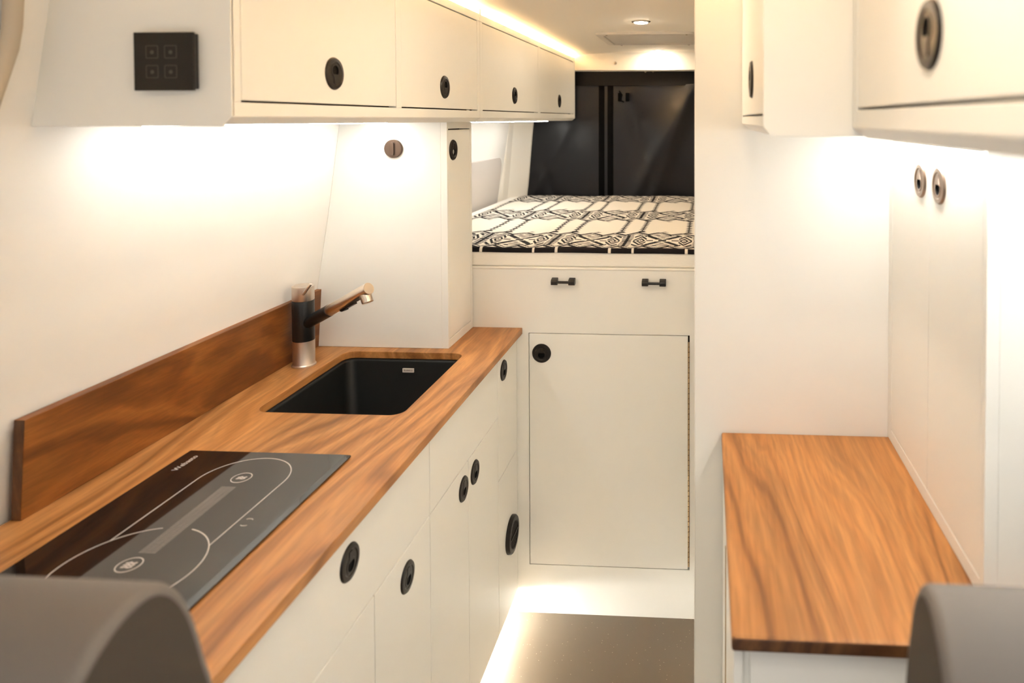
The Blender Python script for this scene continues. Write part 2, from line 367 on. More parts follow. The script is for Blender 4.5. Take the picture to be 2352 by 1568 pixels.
# ================================================================= left upper cabinets
XU = -.6803
UB, UT = 1.5665, 1.879
def upper_cabinet(ya, yb, doors, label, strip, top_strip, end=False, left_back=None):
    t = thing('wall_cabinet', label, 'cabinet', (-.83, (ya + yb) / 2, UB - .012), 'cream wall cabinets above the kitchen counter')
    xb = -.93
    bm = new()
    # face frame with door openings
    ZB, ZT = 1.5876, 1.8566
    ed = [ya] + [e for d in doors for e in d[:2]] + [yb]
    fx0, fx1 = XU - .018, XU
    box(bm, fx0, fx1, ya, yb, UB, ZB); box(bm, fx0, fx1, ya, yb, ZT, UT)
    for a, b in zip(ed[0::2], ed[1::2]): box(bm, fx0, fx1, a, b, ZB, ZT)
    # floor with the chamfered lower front edge, top, partitions
    prism(bm, [(XU, UB), (XU - .016, UB - .012), (xb - .02, UB - .012), (xb - .02, UB + .003), (fx0, UB + .003), (fx0, UB)], ya + .001, yb - .001, 'y')
    box(bm, xb, fx0, ya, yb, UT - .012, UT - .006)
    obj('carcass', bm, 'paint', t, bevel=.0012)
    bm = new(); box(bm, XU - .040, XU - .034, ya + .02, yb - .02, UB + .004, UT - .013); obj('gap_shade_sheet', bm, 'dark', t)
    for a, b, ly in doors:
        d = obj('door', box(new(), XU - .019, XU - .0005, a + .0015, b - .0015, ZB + .0032, ZT - .003), 'paint', t, bevel=.0012)
        latch((XU - .001, ly, 1.6462), 'x', d)
    for a, b, xx in strip:
        bm = new(); prism(bm, rrect(xx - .008, xx + .008, UB - .0158, UB - .010, .002, 3), a, b, 'y'); obj('under_light_strip', bm, 'led', t)
    for a, b in top_strip:
        bm = new(); box(bm, XU - .034, XU - .022, a, b, UT - .006, UT - .003); obj('top_light_strip', bm, 'ledwarm', t)
    return t
ua = upper_cabinet(.9500, 2.0325, [(.969, 1.4745, 1.2216), (1.5005, 2.0105, 1.7542)], 'cream wall cabinet with two latched doors and a black switch panel on its end',
                   [(1.06, 1.885, -.905)], [(.96, 2.01)])
# sloping end panel that follows the wall, facing the cab
bm = new(); prism(bm, [(XU, UB + .001), (XU - .015, UB - .0142), (-.985, UB - .0142), (-.957, 1.730), (-.933, 1.878), (XU, 1.878)], .9476, .953, 'y')
obj('end_panel', bm, 'paint', ua)
ub = upper_cabinet(2.0345, 3.535, [(2.0588, 2.7532, 2.4078), (2.7894, 3.4988, 3.1543)], 'cream wall cabinet with two latched doors ending at the black rear curtain',
                   [(2.30, 3.40, -.80)], [(2.06, 3.50)])
bm = new(); box(bm, XU - .10, XU + .001, 2.030, 2.044, UT - .010, ceil_z(XU) - .001)
obj('top_stile', bm, 'paint', ub)
# switch panel on the end of the first cabinet
t = thing('switch_panel', 'square black touch switch with four outlined keys on cabinet end', 'switch', (-.7698, .945, 1.604))
obj('switch_body', box(new(), -.8115, -.7275, .9375, .9476, 1.606, 1.685), 'blacksatin', t, bevel=.0015)
obj('glass_plate', box(new(), -.8143, -.7252, .9335, .9378, 1.6035, 1.6865), 'switch', t, bevel=.001)
for cx in (-.7866, -.7590):
    for cz in (1.6585, 1.6305):
        bm = new(); a = rrect(cx - .0092, cx + .0092, cz - .0092, cz + .0092, .0018, 3); b = rrect(cx - .0083, cx + .0083, cz - .0083, cz + .0083, .0012, 3)
        disc_ring(bm, [[(x, .9338, z) for x, z in a], [(x, .9333, z) for x, z in a], [(x, .9333, z) for x, z in b], [(x, .9338, z) for x, z in b]])
        k = obj('key_outline', bm, 'switchline', t)
        obj('key_dot', lathe(new(), (cx, .9338, cz - .0005), (0, -1, 0), [(.0028, 0), (.0028, .0005)], 16), 'switchline', k)

# ================================================================= kitchen base
ZC = .9082; XC = -.5754; XK = -.5934; YN = .705; YRR = 2.110
ZS1 = .7093; ZKT = .8885; ZKB = .0725
K1, K2, K3, K4 = 1.1794, 1.4277, 1.6661, 1.9114
def base_unit(ya, yb, label):
    t = thing('base_cabinet', label, 'cabinet', (-.85, (ya + yb) / 2, 0), 'cream base cabinets under the walnut counter')
    bm = new()
    box(bm, -1.10, XK - .042, ya + .0005, ya + .016, ZKB, ZKT); box(bm, -1.10, XK - .042, yb - .016, yb - .0005, ZKB, ZKT)
    box(bm, -1.10, XK - .042, ya + .016, yb - .016, ZKB, ZKB + .016); box(bm, -1.10, -1.09, ya + .016, yb - .016, ZKB + .016, ZKT)
    box(bm, XK - .060, XK - .042, ya + .016, yb - .016, ZKB + .016, .64)
    obj('carcass', bm, 'paint', t)
    bm = new(); box(bm, -.672, -.660, ya, yb, 0, ZKB); obj('toe_kick', bm, 'paint', t)
    bm = new(); box(bm, -.645, -.633, ya + .004, yb - .004, ZKB - .007, ZKB - .0005); obj('floor_light_strip', bm, 'ledfloor', t)
    return t
def front(name, t, ya, yb, za, zb): return obj(name, box(new(), XK - .0185, XK, ya + .0014, yb - .0014, za + .0014, zb - .0014), 'paint', t, bevel=.0014)
t = base_unit(YN, K2, 'cream base cabinet under the cooktop with one wide drawer front')
latch((XK - .0005, 1.094, .8247), 'x', front('drawer', t, YN, K2, ZS1, ZKT), True)
front('door', t, YN, K1, ZKB, ZS1)
latch((XK - .0005, 1.3122, .6524), 'x', front('door', t, K1, K2, ZKB, ZS1), True)
t = base_unit(K2, K4, 'cream base cabinet under the sink with a pair of latched doors')
front('false_drawer_front', t, K2, K4, ZS1, ZKT)
latch((XK - .0005, 1.6288, .6570), 'x', front('door', t, K2, K3, ZKB, ZS1), True)
latch((XK - .0005, 1.7112, .6560), 'x', front('door', t, K3, K4, ZKB, ZS1), True)
t = base_unit(K4, YRR - .001, 'narrow cream base cabinet in the corner with a round black air vent')
latch((XK - .0005, 1.9651, .8263), 'x', front('door', t, K4, YRR - .002, .5223, ZKT), True)
p = front('lower_panel', t, K4, YRR - .002, ZKB, .5223)
bm = new(); vc = (XK - .0005, 2.030, .2985)
lathe(bm, vc, (1, 0, 0), [(.0545, 0), (.0545, .009), (.0515, .0125), (.041, .0135), (.038, .011), (.037, .002)], 48)
o = obj('air_vent', bm, 'black', p, smooth=35)
bm = new()
for i in range(9):
    yy = vc[1] - .032 + i * .008; hh = math.sqrt(max(.036 ** 2 - (yy - vc[1]) ** 2, 0))
    box(bm, vc[0] + .004, vc[0] + .011, yy - .0012, yy + .0012, vc[2] - hh, vc[2] + hh)
box(bm, vc[0] + .009, vc[0] + .0135, vc[1] - .039, vc[1] + .039, vc[2] - .0015, vc[2] + .0015)
bm.normal_update(); tmp = bpy.data.meshes.new('t'); bm.to_mesh(tmp); bm.free()
bm = new(); bm.from_mesh(o.data); b2 = new(); b2.from_mesh(tmp); b2.transform(Matrix.Translation(-ROOT[o.name])); b2.to_mesh(tmp); b2.free(); bm.from_mesh(tmp); bm.to_mesh(o.data); bm.free()

# counter with the sink cut-out
SX0, SX1, SY0, SY1 = -1.0125, -.6730, 1.4655, 1.8675
bm = new(); hole = rrect(SX0, SX1, SY0, SY1, .030, 7)
ox0, ox1, oy0, oy1 = -1.135, XC, YN - .01, YRR - .0005
# outer loop with as many points as the hole, walked in the same order
def outer(z, inset=0):
    out = []
    for x, y in hole:
        cx, cy = (SX0 + SX1) / 2, (SY0 + SY1) / 2; dx, dy = x - cx, y - cy
        qx = (ox1 - cx) if dx > 0 else (cx - ox0); qy = (oy1 - cy) if dy > 0 else (cy - oy0)
        hx, hy = (SX1 - SX0) / 2, (SY1 - SY0) / 2; k = max(abs(dx) / hx, abs(dy) / hy)
        out.append((cx + dx / hx / k * qx, cy + dy / hy / k * qy, z))
    return out
def corner_snap(lp):
    for tx in (ox0, ox1):
        for ty in (oy0, oy1):
            i = min(range(len(lp)), key=lambda k: (lp[k][0] - tx) ** 2 + (lp[k][1] - ty) ** 2); lp[i] = (tx, ty, lp[i][2])
    return lp
zt, zb = ZC, ZC - .0195
disc_ring(bm, [corner_snap(outer(zb)), corner_snap(outer(zt)), [(*p, zt) for p in hole], [(*p, zb) for p in hole], corner_snap(outer(zb))])
bmesh.ops.remove_doubles(bm, verts=bm.verts, dist=1e-5)
co = obj('countertop', bm, 'walnut', None, bevel=.0015)
tag(co, 'walnut kitchen counter on the left holding a sink and a cooktop', 'counter')
# backsplash
bm = new(); za, zbk = ZC + .0003, 1.0747
prism(bm, [(-1.1136, za), (-1.1030, zbk), (-1.1222, zbk), (-1.1316, za)], 1.0391, 1.9005, 'y')
for v in bm.verts:
    if v.co.y > 1.5 and v.co.z > 1.0: v.co.y -= .0005
for f in bm.faces:
    if f.calc_center_median().y < 1.04: f.material_index = 1
tag(obj('backsplash', bm, ['walnut_splash_shaded', 'endgrain'], None, bevel=.0012, seg=2), 'walnut upstand board standing along the wall behind the cooktop', 'backsplash')

# sink
t = thing('sink', 'black undermount sink bowl set into the walnut counter', 'sink', ((SX0 + SX1) / 2, (SY0 + SY1) / 2, .68))
bm = new()
def rl(ins, z, r): return [(*p, z) for p in rrect(SX0 + ins, SX1 - ins, SY0 + ins, SY1 - ins, r, 7)]
disc = disc_ring(bm, [rl(-.018, zb - .012, .04), rl(-.018, zb - .0006, .04), rl(.004, zb - .0006, .028), rl(.007, zb - .0025, .027), rl(.009, zb - .006, .026), rl(.016, .715, .028), rl(.030, .700, .03), rl(.06, .697, .03)])
bm.faces.new(disc[-1])
obj('bowl', bm, 'sink', t, smooth=50)
bm = new(); lathe(bm, ((SX0 + SX1) / 2, (SY0 + SY1) / 2, .6975), (0, 0, 1), [(.045, 0), (.045, .003), (.038, .004), (.030, .001), (.004, .001)], 32); obj('drain', bm, 'steelside', t, smooth=40)
bx, bz = -.8295, .8615; by = SY1 - .0125
bm = new(); prism(bm, rrect(bx - .0165, bx + .0165, bz - .0058, bz + .0058, .0015, 3), by - .0012, by + .001, 'y')
pl = obj('badge', bm, 'badge', t)
obj('lettering', text_mesh('BLANCO', .0062, .0002, Matrix.Translation((bx, by - .0012, bz)) @ Matrix.Rotation(PI / 2, 4, 'X')), 'badgeink', pl)

# faucet
FX, FY = -1.0685, 1.7530
t = thing('faucet', 'black and steel kitchen faucet with angled pull out spout beside the sink', 'faucet', (FX, FY, ZC))
r = .0272
obj('base_collar', lathe(new(), (FX, FY, ZC + .0003), (0, 0, 1), [(.0300, 0), (.0300, .0035), (r + .0005, .006), (r, .007), (r, .0680)], 48), 'steel', t, smooth=40)
obj('body', lathe(new(), (FX, FY, ZC + .0683), (0, 0, 1), [(r - .0004, 0), (r, .001), (r, .1055), (r - .0004, .1065)], 48), 'blacksatin', t, smooth=40)
obj('cap', lathe(new(), (FX, FY, ZC + .1750), (0, 0, 1), [(r - .0008, 0), (r, .0015), (r, .0375), (r - .0012, .0385), (.012, .0392)], 48), 'steel', t, smooth=40)
az = math.radians(-24); ch = Vector((math.cos(az), math.sin(az), 0)); P0 = Vector((FX, FY, 0))
def fp(rr, z): return P0 + ch * rr + Vector((0, 0, z))
A, B_ = fp(.012, 1.0215), fp(.105, 1.0680); ax = (B_ - A).normalized()
obj('spout_arm', lathe(new(), A, ax, [(.0120, 0), (.0158, .006), (.0158, (B_ - A).length)], 40), 'blacksatin', t, smooth=40)
E_ = A + ax * .270
h = obj('spray_head', lathe(new(), B_ + ax * .0004, ax, [(.0146, 0), (.0151, .001), (.0151, (E_ - B_).length - .001), (.0144, (E_ - B_).length), (.002, (E_ - B_).length)], 40), 'steelside', t, smooth=40)
dn = (Vector((0, 0, -1)) + ax * ax.z).normalized()
q = A + ax * .251 + dn * .010
obj('nozzle', lathe(new(), q, dn, [(.0140, 0), (.0140, .020), (.0130, .021), (.0120, .019)], 32), 'steelside', h, smooth=40)
sd = ax.cross(dn).normalized(); bm = new(); q0 = A + ax * .150 + dn * .0135
for s0, s1, d1 in ((0, .055, .0045), (.004, .018, .0065)):
    v = [bm.verts.new(q0 + ax * a + sd * b + dn * c) for a in (s0, s1) for b in (-.006, .006) for c in (0, d1)]
    for f in ((0, 1, 3, 2), (4, 6, 7, 5), (0, 4, 5, 1), (2, 3, 7, 6), (0, 2, 6, 4), (1, 5, 7, 3)): bm.faces.new([v[i] for i in f])
obj('spray_button', bm, 'black', h)
lv = Vector((.50, -.86, 0)).normalized(); l0 = Vector((FX, FY, ZC + .194)) + lv * .024; l1 = l0 + Vector((.0245, -.004, .0300))
obj('lever', lathe(new(), l0, l1 - l0, [(.0034, 0), (.0042, .002), (.0042, (l1 - l0).length - .001), (.0036, (l1 - l0).length)], 20), 'steelside', t, smooth=40)

# cooktop
CX0, CX1, CY0, CY1 = -1.0085, -.6845, .785, 1.2745; ZG = ZC + .0062
t = thing('cooktop', 'black glass cooktop with white burner outlines set in the walnut counter', 'cooktop', ((CX0 + CX1) / 2, (CY0 + CY1) / 2, ZC))
obj('seal', box(new(), CX0 + .003, CX1 - .003, CY0 + .003, CY1 - .003, ZC - .0005, ZC + .0022), 'blacksatin', t)
bm = new(); hi = [(*p, ZG) for p in rrect(CX0 + .001, CX1 - .011, CY0 + .001, CY1 - .0015, .002, 2)]; mid = [(*p, ZG - .0013) for p in rrect(CX0, CX1, CY0, CY1, .002, 2)]; lo = [(*p, ZC + .0021) for p in rrect(CX0, CX1, CY0, CY1, .002, 2)]
V = disc_ring(bm, [lo, mid, hi]); bm.faces.new(V[-1]); bm.faces.new(V[0][::-1])
obj('glass_plate', bm, 'glass', t)
# printed outlines
def arc(cx, cy, r, a0, a1, n=40): return [(cx + r * math.cos(math.radians(a0 + (a1 - a0) * i / n)), cy + r * math.sin(math.radians(a0 + (a1 - a0) * i / n))) for i in range(n + 1)]
ncx, ncy, nr = -.8355, .928, .1; fcx, fcy, fr = -.8345, 1.170, .0805
jy = ncy + math.sqrt(nr ** 2 - fr ** 2)
bm = new()
ribbon(bm, [(fcx + fr, jy)] + arc(fcx, fcy, fr, 0, 180, 48) + [(fcx - fr, jy)], .0018, ZG)
ribbon(bm, arc(ncx, ncy, nr, 100, 440 - 1, 80)[:0] + arc(ncx, ncy, nr, 104, 436, 90), .0018, ZG)
obj('burner_outline', bm, 'print', t)
for (sx, sy, flames) in ((-.8385, 1.1795, 2), (-.8380, .9365, 3)):
    bm = new(); ribbon(bm, arc(sx, sy, .0165, 0, 360, 36)[:-1], .0016, ZG, closed=True)
    s = obj('burner_symbol', bm, 'print', t)
    for i in range(flames):
        o_ = (i - (flames - 1) / 2) * .0048; bm = new()
        ribbon(bm, [(sx + .0075 - .002 * k + .0014 * math.sin(k * 1.5), sy + o_ + .0016 * math.cos(k * 1.4)) for k in range(8)], .0030, ZG)
        obj('flame_mark', bm, 'print', s)
bm = new()
for i in range(60):
    yy = .965 + i * (.186 / 60); xo = -.0055 * i / 60
    for a, b in ((-.8480, -.8395), (-.8388, -.8305), (-.8298, -.8215)):
        ribbon(bm, [(a + xo, yy), (b + xo, yy + .0002)], .0005, ZG, .0001)
obj('dotted_band', bm, 'print', t)
bm = new(); ribbon(bm, arc(-.7375, 1.0400, .0125, 60, 120, 8), .0016, ZG); ribbon(bm, arc(-.7375, 1.0560, .0125, 240, 300, 8), .0016, ZG)
bm.free(); bm = new()
ribbon(bm, [(-.7435, 1.0562), (-.7405, 1.0580), (-.7352, 1.0578), (-.7322, 1.0556)], .0014, ZG); ribbon(bm, [(-.7425, 1.0400), (-.7395, 1.0384), (-.7345, 1.0386), (-.7318, 1.0402)], .0014, ZG)
obj('touch_mark', bm, 'print', t)
obj('lettering', text_mesh('Webasto', .0150, .0002, Matrix.Translation((-.9800, 1.2245, ZG + .0001)) @ Matrix.Rotation(PI / 2, 4, 'Z')), 'print', t)

# tall narrow cabinet standing on the counter
XT = -.7319; YT = 1.9010; ZTT = UB - .0125
t = thing('tower_cabinet', 'cream tower cabinet standing on the counter with a slim latched door', 'cabinet', (-.90, 2.005, ZC))
bm = new()
pz = np.linspace(ZC + .0003, ZTT, 8)
prism(bm, [(XT - .019, ZC + .0003), (XT - .019, ZTT)] + [(wall_x(YT, z) + .0005, z) for z in pz[::-1]], YT, YT + .015, 'y')
box(bm, -1.03, XT - .019, 2.090, 2.104, ZC + .0003, ZTT); box(bm, -1.03, XT - .019, YT + .015, 2.090, ZTT - .012, ZTT)
dz0, dz1, dy0, dy1 = .9325, 1.5352, 1.9105, 2.0890
box(bm, XT - .019, XT, YT, dy0, ZC + .0003, ZTT); box(bm, XT - .019, XT, dy1, 2.104, ZC + .0003, ZTT); box(bm, XT - .019, XT, dy0, dy1, ZC + .0003, dz0); box(bm, XT - .019, XT, dy0, dy1, dz1, ZTT)
obj('carcass', bm, 'paint', t, bevel=.001)
obj('gap_shade_sheet', box(new(), XT - .040, XT - .034, YT + .016, 2.09, ZC + .01, ZTT - .014), 'dark', t)
d = obj('door', box(new(), XT - .019, XT - .0004, dy0 + .001, dy1 - .0016, dz0 + .0022, dz1 - .0036), 'paint', t, bevel=.001)
latch((XT - .001, 1.9470, 1.4735), 'x', d, True)
# rotary vent knob on its front
kc = (-.8860, YT, 1.4790)
bm = new(); lathe(bm, kc, (0, -1, 0), [(.0262, 0), (.0262, .006), (.0248, .0085), (.006, .0090)], 48)
k = obj('turn_knob', bm, 'bronze', t, smooth=35)
bm = new(); prism(bm, rrect(kc[0] - .0052, kc[0] + .0052, kc[2] - .0185, kc[2] + .0185, .005, 6), kc[1] - .0145, kc[1] - .0088, 'y'); obj('grip', bm, 'bronze', k, bevel=.001)
bm = new(); a = rrect(kc[0] - .0072, kc[0] + .0072, kc[2] - .021, kc[2] + .021, .0065, 6); b = rrect(kc[0] - .0060, kc[0] + .0060, kc[2] - .0195, kc[2] + .0195, .0057, 6)
disc_ring(bm, [[(x, kc[1] - .0085, z) for x, z in a], [(x, kc[1] - .0100, z) for x, z in a], [(x, kc[1] - .0100, z) for x, z in b], [(x, kc[1] - .0085, z) for x, z in b]]); obj('grip_rim', bm, 'bronze', k)

# ================================================================= rear bed platform
YR = 2.1100
t = thing('bed_platform', 'cream bed platform front with a hinged door and two black handles', 'bed', (-.3, 2.4, 0))
bm = new(); DX0, DX1, DZ0, DZ1 = -.5560, -.0500, .1545, .8925
xa, xb2 = -1.03, .70
box(bm, xa, DX0, YR, YR + .018, 0, 1.092); box(bm, DX1, xb2, YR, YR + .018, 0, 1.092); box(bm, DX0, DX1, YR, YR + .018, 0, DZ0); box(bm, DX0, DX1, YR, YR + .018, DZ1, 1.092)
bm2 = bm
box(bm, xa, .70, YR + .0181, 3.62, 1.040, 1.090)
obj('front_panel', bm, 'paint', t)
obj('gap_shade_sheet', box(new(), DX0 - .01, DX1 + .01, YR + .024, YR + .03, DZ0 - .01, DZ1 + .01), 'dark', t)
d = obj('door', box(new(), DX0 + .0022, DX1 - .0055, YR - .0006, YR + .0175, DZ0 + .0022, DZ1 - .0022), 'paint', t, bevel=.001)
latch((-.5146, YR - .0002, .8285), 'y', d, True)
bm = new()
nk = 44
for i in range(nk):
    z = DZ0 + .012 + (DZ1 - DZ0 - .03) * i / nk
    lathe(bm, (DX1 - .003, YR - .0012, z), (0, 0, 1), [(.0026, 0), (.0026, (DZ1 - DZ0 - .03) / nk * .86)], 10)
obj('piano_hinge', bm, 'brass', d, smooth=40)
bm = new(); box(bm, xa, xb2, YR - .0020, YR + .030, 1.0921, 1.1003); obj('top_rail', bm, 'edge', t, bevel=.003, seg=3)
for hx in (-.4433, -.1602):
    bm = new(); hz = 1.0578
    for s in (-1, 1):
        # wedge feet
        x0, x1 = hx + s * .0372, hx + s * .0175
        pts = [(YR - .0002, hz - .0085), (YR - .0002, hz + .0105), (YR - .016, hz + .0065), (YR - .021, hz + .001), (YR - .019, hz - .0095), (YR - .010, hz - .0115)]
        prism(bm, pts, min(x0, x1), max(x0, x1), 'x')
    lathe(bm, (hx - .018, YR - .0155, hz - .0015), (1, 0, 0), [(.0042, 0), (.0042, .036)], 14)
    obj('handle', bm, 'blacksatin', t, bevel=.0012)
# mattress
bm = new(); MX0, MX1 = -1.020, .66
box(bm, MX0, MX1, YR + .003, 3.565, 1.1006, 1.1560)
tag(obj('mattress', bm, 'mattress', None, bevel=.007, seg=4, smooth=50), 'white mattress lying on the raised bed platform', 'mattress')
# patterned blanket: a finely woven grid whose dyed pattern is stored per vertex
def tri(x): return abs((x % 1) * 2 - 1)
def pattern(x, y):
    """black (True) or cream; x across the bed, y from the front hem (m)"""
    P = .2395; u = ((x + .0245) / P) % 1; du = min(u, 1 - u) * P      # distance to the narrow-pair centre line
    cu = abs(u - .5) * P                                              # distance to the wide-field centre line
    if y < .026: return not abs(du - .0365) < .0042
    yy = y - .158; k = round(yy / .592); v = yy - k * .592; av = abs(v)   # distance to an ornate band centre
    if av > .150:                                                     # plain field with spine motifs
        d = abs(du - .0365); s = (av - .150)
        if d < .0016 and s > .004: return True
        tooth = 1 - tri(s / .036)
        if d < .0025 + .0115 * tooth ** 1.6 and tooth > .40: return True
        if s < .026 and d < .020 * (1 - s / .026): return True
        if cu < .013 and .008 < s < .020 and cu < .013 - (s - .008): return True
        return False
    z = .126 + .022 * (2 * tri(x / .0798) - 1)                        # heavy zigzag border
    if abs(av - z) < .0105: return True
    if av > z: return False
    if abs(av - z + .024) < .0045: return True
    if cu < .054 and av < .088:                                       # hourglass
        if abs(cu * 1.5 - av) < .017 and av > .016: return True
        if cu < .013 and av < .013: return True
        if cu * 1.5 + .034 < av: return (av % .020) < .010
        return cu > .030 and abs(av) < .006
    if du < .022 and av < .105:                                       # stacked comb in the narrow field
        if du < .005: return True
        return (av % .020) < .010 and du < .020 - .08 * abs(av - .05)
    c2 = abs(cu - .072); rr = c2 / .030 + av / .078                   # lozenges
    if .74 < rr < 1.05: return True
    if .28 < rr < .54: return True
    if rr < .12: return True
    if rr > 1.2 and tri((cu + av * .6) / .030) < .45 and av < .098: return True
    return False
nx, ny = 640, 620; gx = np.linspace(MX0 + .004, .10, nx); top = 1.1600; hem = .020
yarr = np.linspace(0, 1, ny); ylen = (3.560 - (YR - .001)) + hem
verts = np.zeros((ny, nx, 3)); cols = np.ones((ny, nx, 4), dtype=np.float32)
cream = np.array((.72, .67, .59, 1)); blk = np.array((.012, .010, .011, 1))
for j, s in enumerate(yarr):
    d = s * ylen
    if d < hem: a = d / hem; y = YR - .001 + .010 * a ** 2; zb_ = 1.1455 + (top - 1.1455) * math.sin(a * PI / 2)
    else: y = YR + .009 + (d - hem); zb_ = top
    wob = .0016 * np.sin(gx * 21 + y * 5) + .0013 * np.sin(y * 17 + gx * 9)
    fall = np.clip((MX0 + .07 - gx) / .07, 0, 1); zz = zb_ + wob * (1 if d > hem else .3) - .030 * fall ** 2
    verts[j, :, 0] = gx; verts[j, :, 1] = y; verts[j, :, 2] = zz
    for i in range(nx):
        cols[j, i] = blk if pattern(gx[i], d) else cream
me = bpy.data.meshes.new('blanket'); nv = nx * ny
idx = np.arange(nv).reshape(ny, nx)
quads = np.stack([idx[:-1, :-1], idx[:-1, 1:], idx[1:, 1:], idx[1:, :-1]], -1).reshape(-1, 4)
me.vertices.add(nv); me.vertices.foreach_set('co', (verts.reshape(-1, 3) - np.array([-.46, 2.83, top])).ravel())
me.loops.add(quads.size); me.loops.foreach_set('vertex_index', quads.ravel().astype(np.int32))
me.polygons.add(len(quads)); me.polygons.foreach_set('loop_start', np.arange(0, quads.size, 4, dtype=np.int32))
me.update(calc_edges=True); me.validate()
ca = me.color_attributes.new('weave', 'FLOAT_COLOR', 'POINT'); ca.data.foreach_set('color', cols.ravel())
me.materials.append(M['blanket']); me.polygons.foreach_set('use_smooth', np.ones(len(quads), dtype=bool))
bl = bpy.data.objects.new('blanket', me); bl.location = (-.46, 2.83, top); COL.objects.link(bl)
sm = bl.modifiers.new('thickness', 'SOLIDIFY'); sm.thickness = .003; sm.offset = -1
tag(bl, 'black and cream geometric patterned blanket spread over the mattress', 'blanket')

# rear blackout curtain
t = thing('blackout_curtain', 'black vinyl blackout curtain hanging across the rear doors', 'curtain', (-.35, 3.6, 1.10))
def sheet(x0f, x1f, z0, z1, yfun, nx=90, nz=70, th=.004):
    bm = new(); F = []
    for j in range(nz):
        z = z0 + (z1 - z0) * j / (nz - 1); a, b = x0f(z), x1f(z)
        F.append([bm.verts.new((a + (b - a) * i / (nx - 1), yfun(a + (b - a) * i / (nx - 1), z), z)) for i in range(nx)])
    for j in range(nz - 1):
        for i in range(nx - 1): bm.faces.new((F[j][i], F[j][i + 1], F[j + 1][i + 1], F[j + 1][i]))
    r = bmesh.ops.extrude_face_region(bm, geom=list(bm.faces)); vs = [e for e in r['geom'] if isinstance(e, bmesh.types.BMVert)]
    for v in vs: v.co.y += th
    return bm
def wr(x, z):
    y = 3.604 + .006 * math.sin(7 * x + 3 * z) + .005 * math.sin(19 * x - 12 * z + 1.5 * math.sin(5 * z)) * (.4 + abs(x + .55))
    y += .010 * math.exp(-((x + .35 + .30 * (z - 1.5)) / .06) ** 2) - .009 * math.exp(-((x + .22 - .55 * (z - 1.45)) / .05) ** 2)
    y -= .012 * math.exp(-((x + .82 - .55 * (z - 1.35)) / .035) ** 2) * max(0, 1.62 - z) * 2.2
    y += .010 * math.exp(-((x + .84 + .35 * (z - 1.25)) / .03) ** 2) * max(0, 1.45 - z) * 3
    y -= .007 * math.exp(-((x + .12 - .35 * (z - 1.6)) / .04) ** 2)
    return y
left_edge = lambda z: -.966 + (.9659 - .9332) / (1.5473 - 1.1479) * (z - 1.1479)
obj('curtain_panel', sheet(left_edge, lambda z: -.52, 1.12, 1.745, wr), 'curtain', t, smooth=60)
obj('curtain_panel', sheet(lambda z: -.52, lambda z: .66, 1.12, 1.745, wr, 150), 'curtain', t, smooth=60)
obj('valance', sheet(lambda z: -.93, lambda z: .66, 1.738, 1.815, lambda x, z: 3.594 + .003 * math.sin(14 * x) - .004 * (z - 1.74) / .075, 120, 12), 'curtainhead', t, smooth=60)
for x0, x1 in ((-.567, -.537), (-.5205, -.4905)):
    bm = sheet(lambda z: x0 + .0, lambda z: x1, 1.12, 1.742, lambda x, z: wr(x, z) - .004, 6, 40, .003); obj('webbing_strip', bm, 'curtainband', t)
bm = new()
for x in (-.452, -.412):
    prism(bm, rrect(x - .010, x + .010, 1.655, 1.700, .004, 4), 3.583, 3.600, 'y')
tube(bm, [(-.455, 3.584, 1.71), (-.440, 3.578, 1.690), (-.447, 3.578, 1.660), (-.430, 3.582, 1.652)], .004, 8)
obj('buckle', bm, 'curtainband', t)
for x in (-.318, -.278, -.110, -.070):
    obj('snap_stud', lathe(new(), (x, 3.596, 1.8125), (0, -1, 0), [(.006, 0), (.006, .003), (.003, .005)], 14), 'screw', t)

# ================================================================= right side
# tall closet between aisle and bed
XB0, YP = -.0225, 1.4113
t = thing('tall_closet', 'full height cream closet wall at the end of the right worktop', 'closet', (.34, 1.76, 0))
obj('side_panel', box(new(), XB0, .705, YP, YP + .018, 0, 1.893), 'paint', t, bevel=.001)
bm = new(); box(bm, XB0, XB0 + .018, YP + .018, 2.104, 0, 1.893); box(bm, XB0 + .018, .705, 2.086, 2.104, 0, 1.893); obj('carcass', bm, 'paint', t)
obj('edge_strip', box(new(), XB0 - .0012, XB0, YP - .0004, 2.104, 0, 1.893), 'edge', t)
# worktop
ZW = .9147; WX0, WX1, WY0, WY1 = .0326, .715, .8470, 1.4108
bm = new(); box(bm, WX0, WX1, WY0, WY1, ZW - .0195, ZW)
bm.normal_update()
for f in bm.faces:
    if f.calc_center_median().y < WY0 + .001: f.material_index = 1
tag(obj('worktop', bm, ['walnut_right', 'endgrain'], None, bevel=.004, seg=3), 'walnut worktop on the right below a cupboard with two slim doors', 'worktop')
# base cabinet beneath the worktop
t = thing('base_cabinet', 'cream base cabinet beneath the right walnut worktop behind the grey seat', 'cabinet', (.37, 1.13, 0))
bm = new(); zt2 = ZW - .0200
box(bm, .0480, .70, .8680, .8860, .0, zt2); box(bm, .0480, .066, .8860, 1.4100, 0, zt2); box(bm, .066, .70, .8860, 1.40, 0, .018); box(bm, .683, .70, .8861, 1.40, .018, zt2)
obj('carcass', bm, 'paint', t, bevel=.001)
obj('front_panel', box(new(), .0560, .69, .8600, .8675, .03, zt2 - .001), 'paint', t, bevel=.0015)
obj('corner_post', box(new(), .0355, .0475, .8590, 1.395, 0, zt2), 'paint', t, bevel=.001)
bm = new(); box(bm, .0338, .0354, 1.168, 1.174, 0, .825); o = obj('edge_seal', bm, 'brass', t); o['label'] = 'thin brass coloured edge strip'
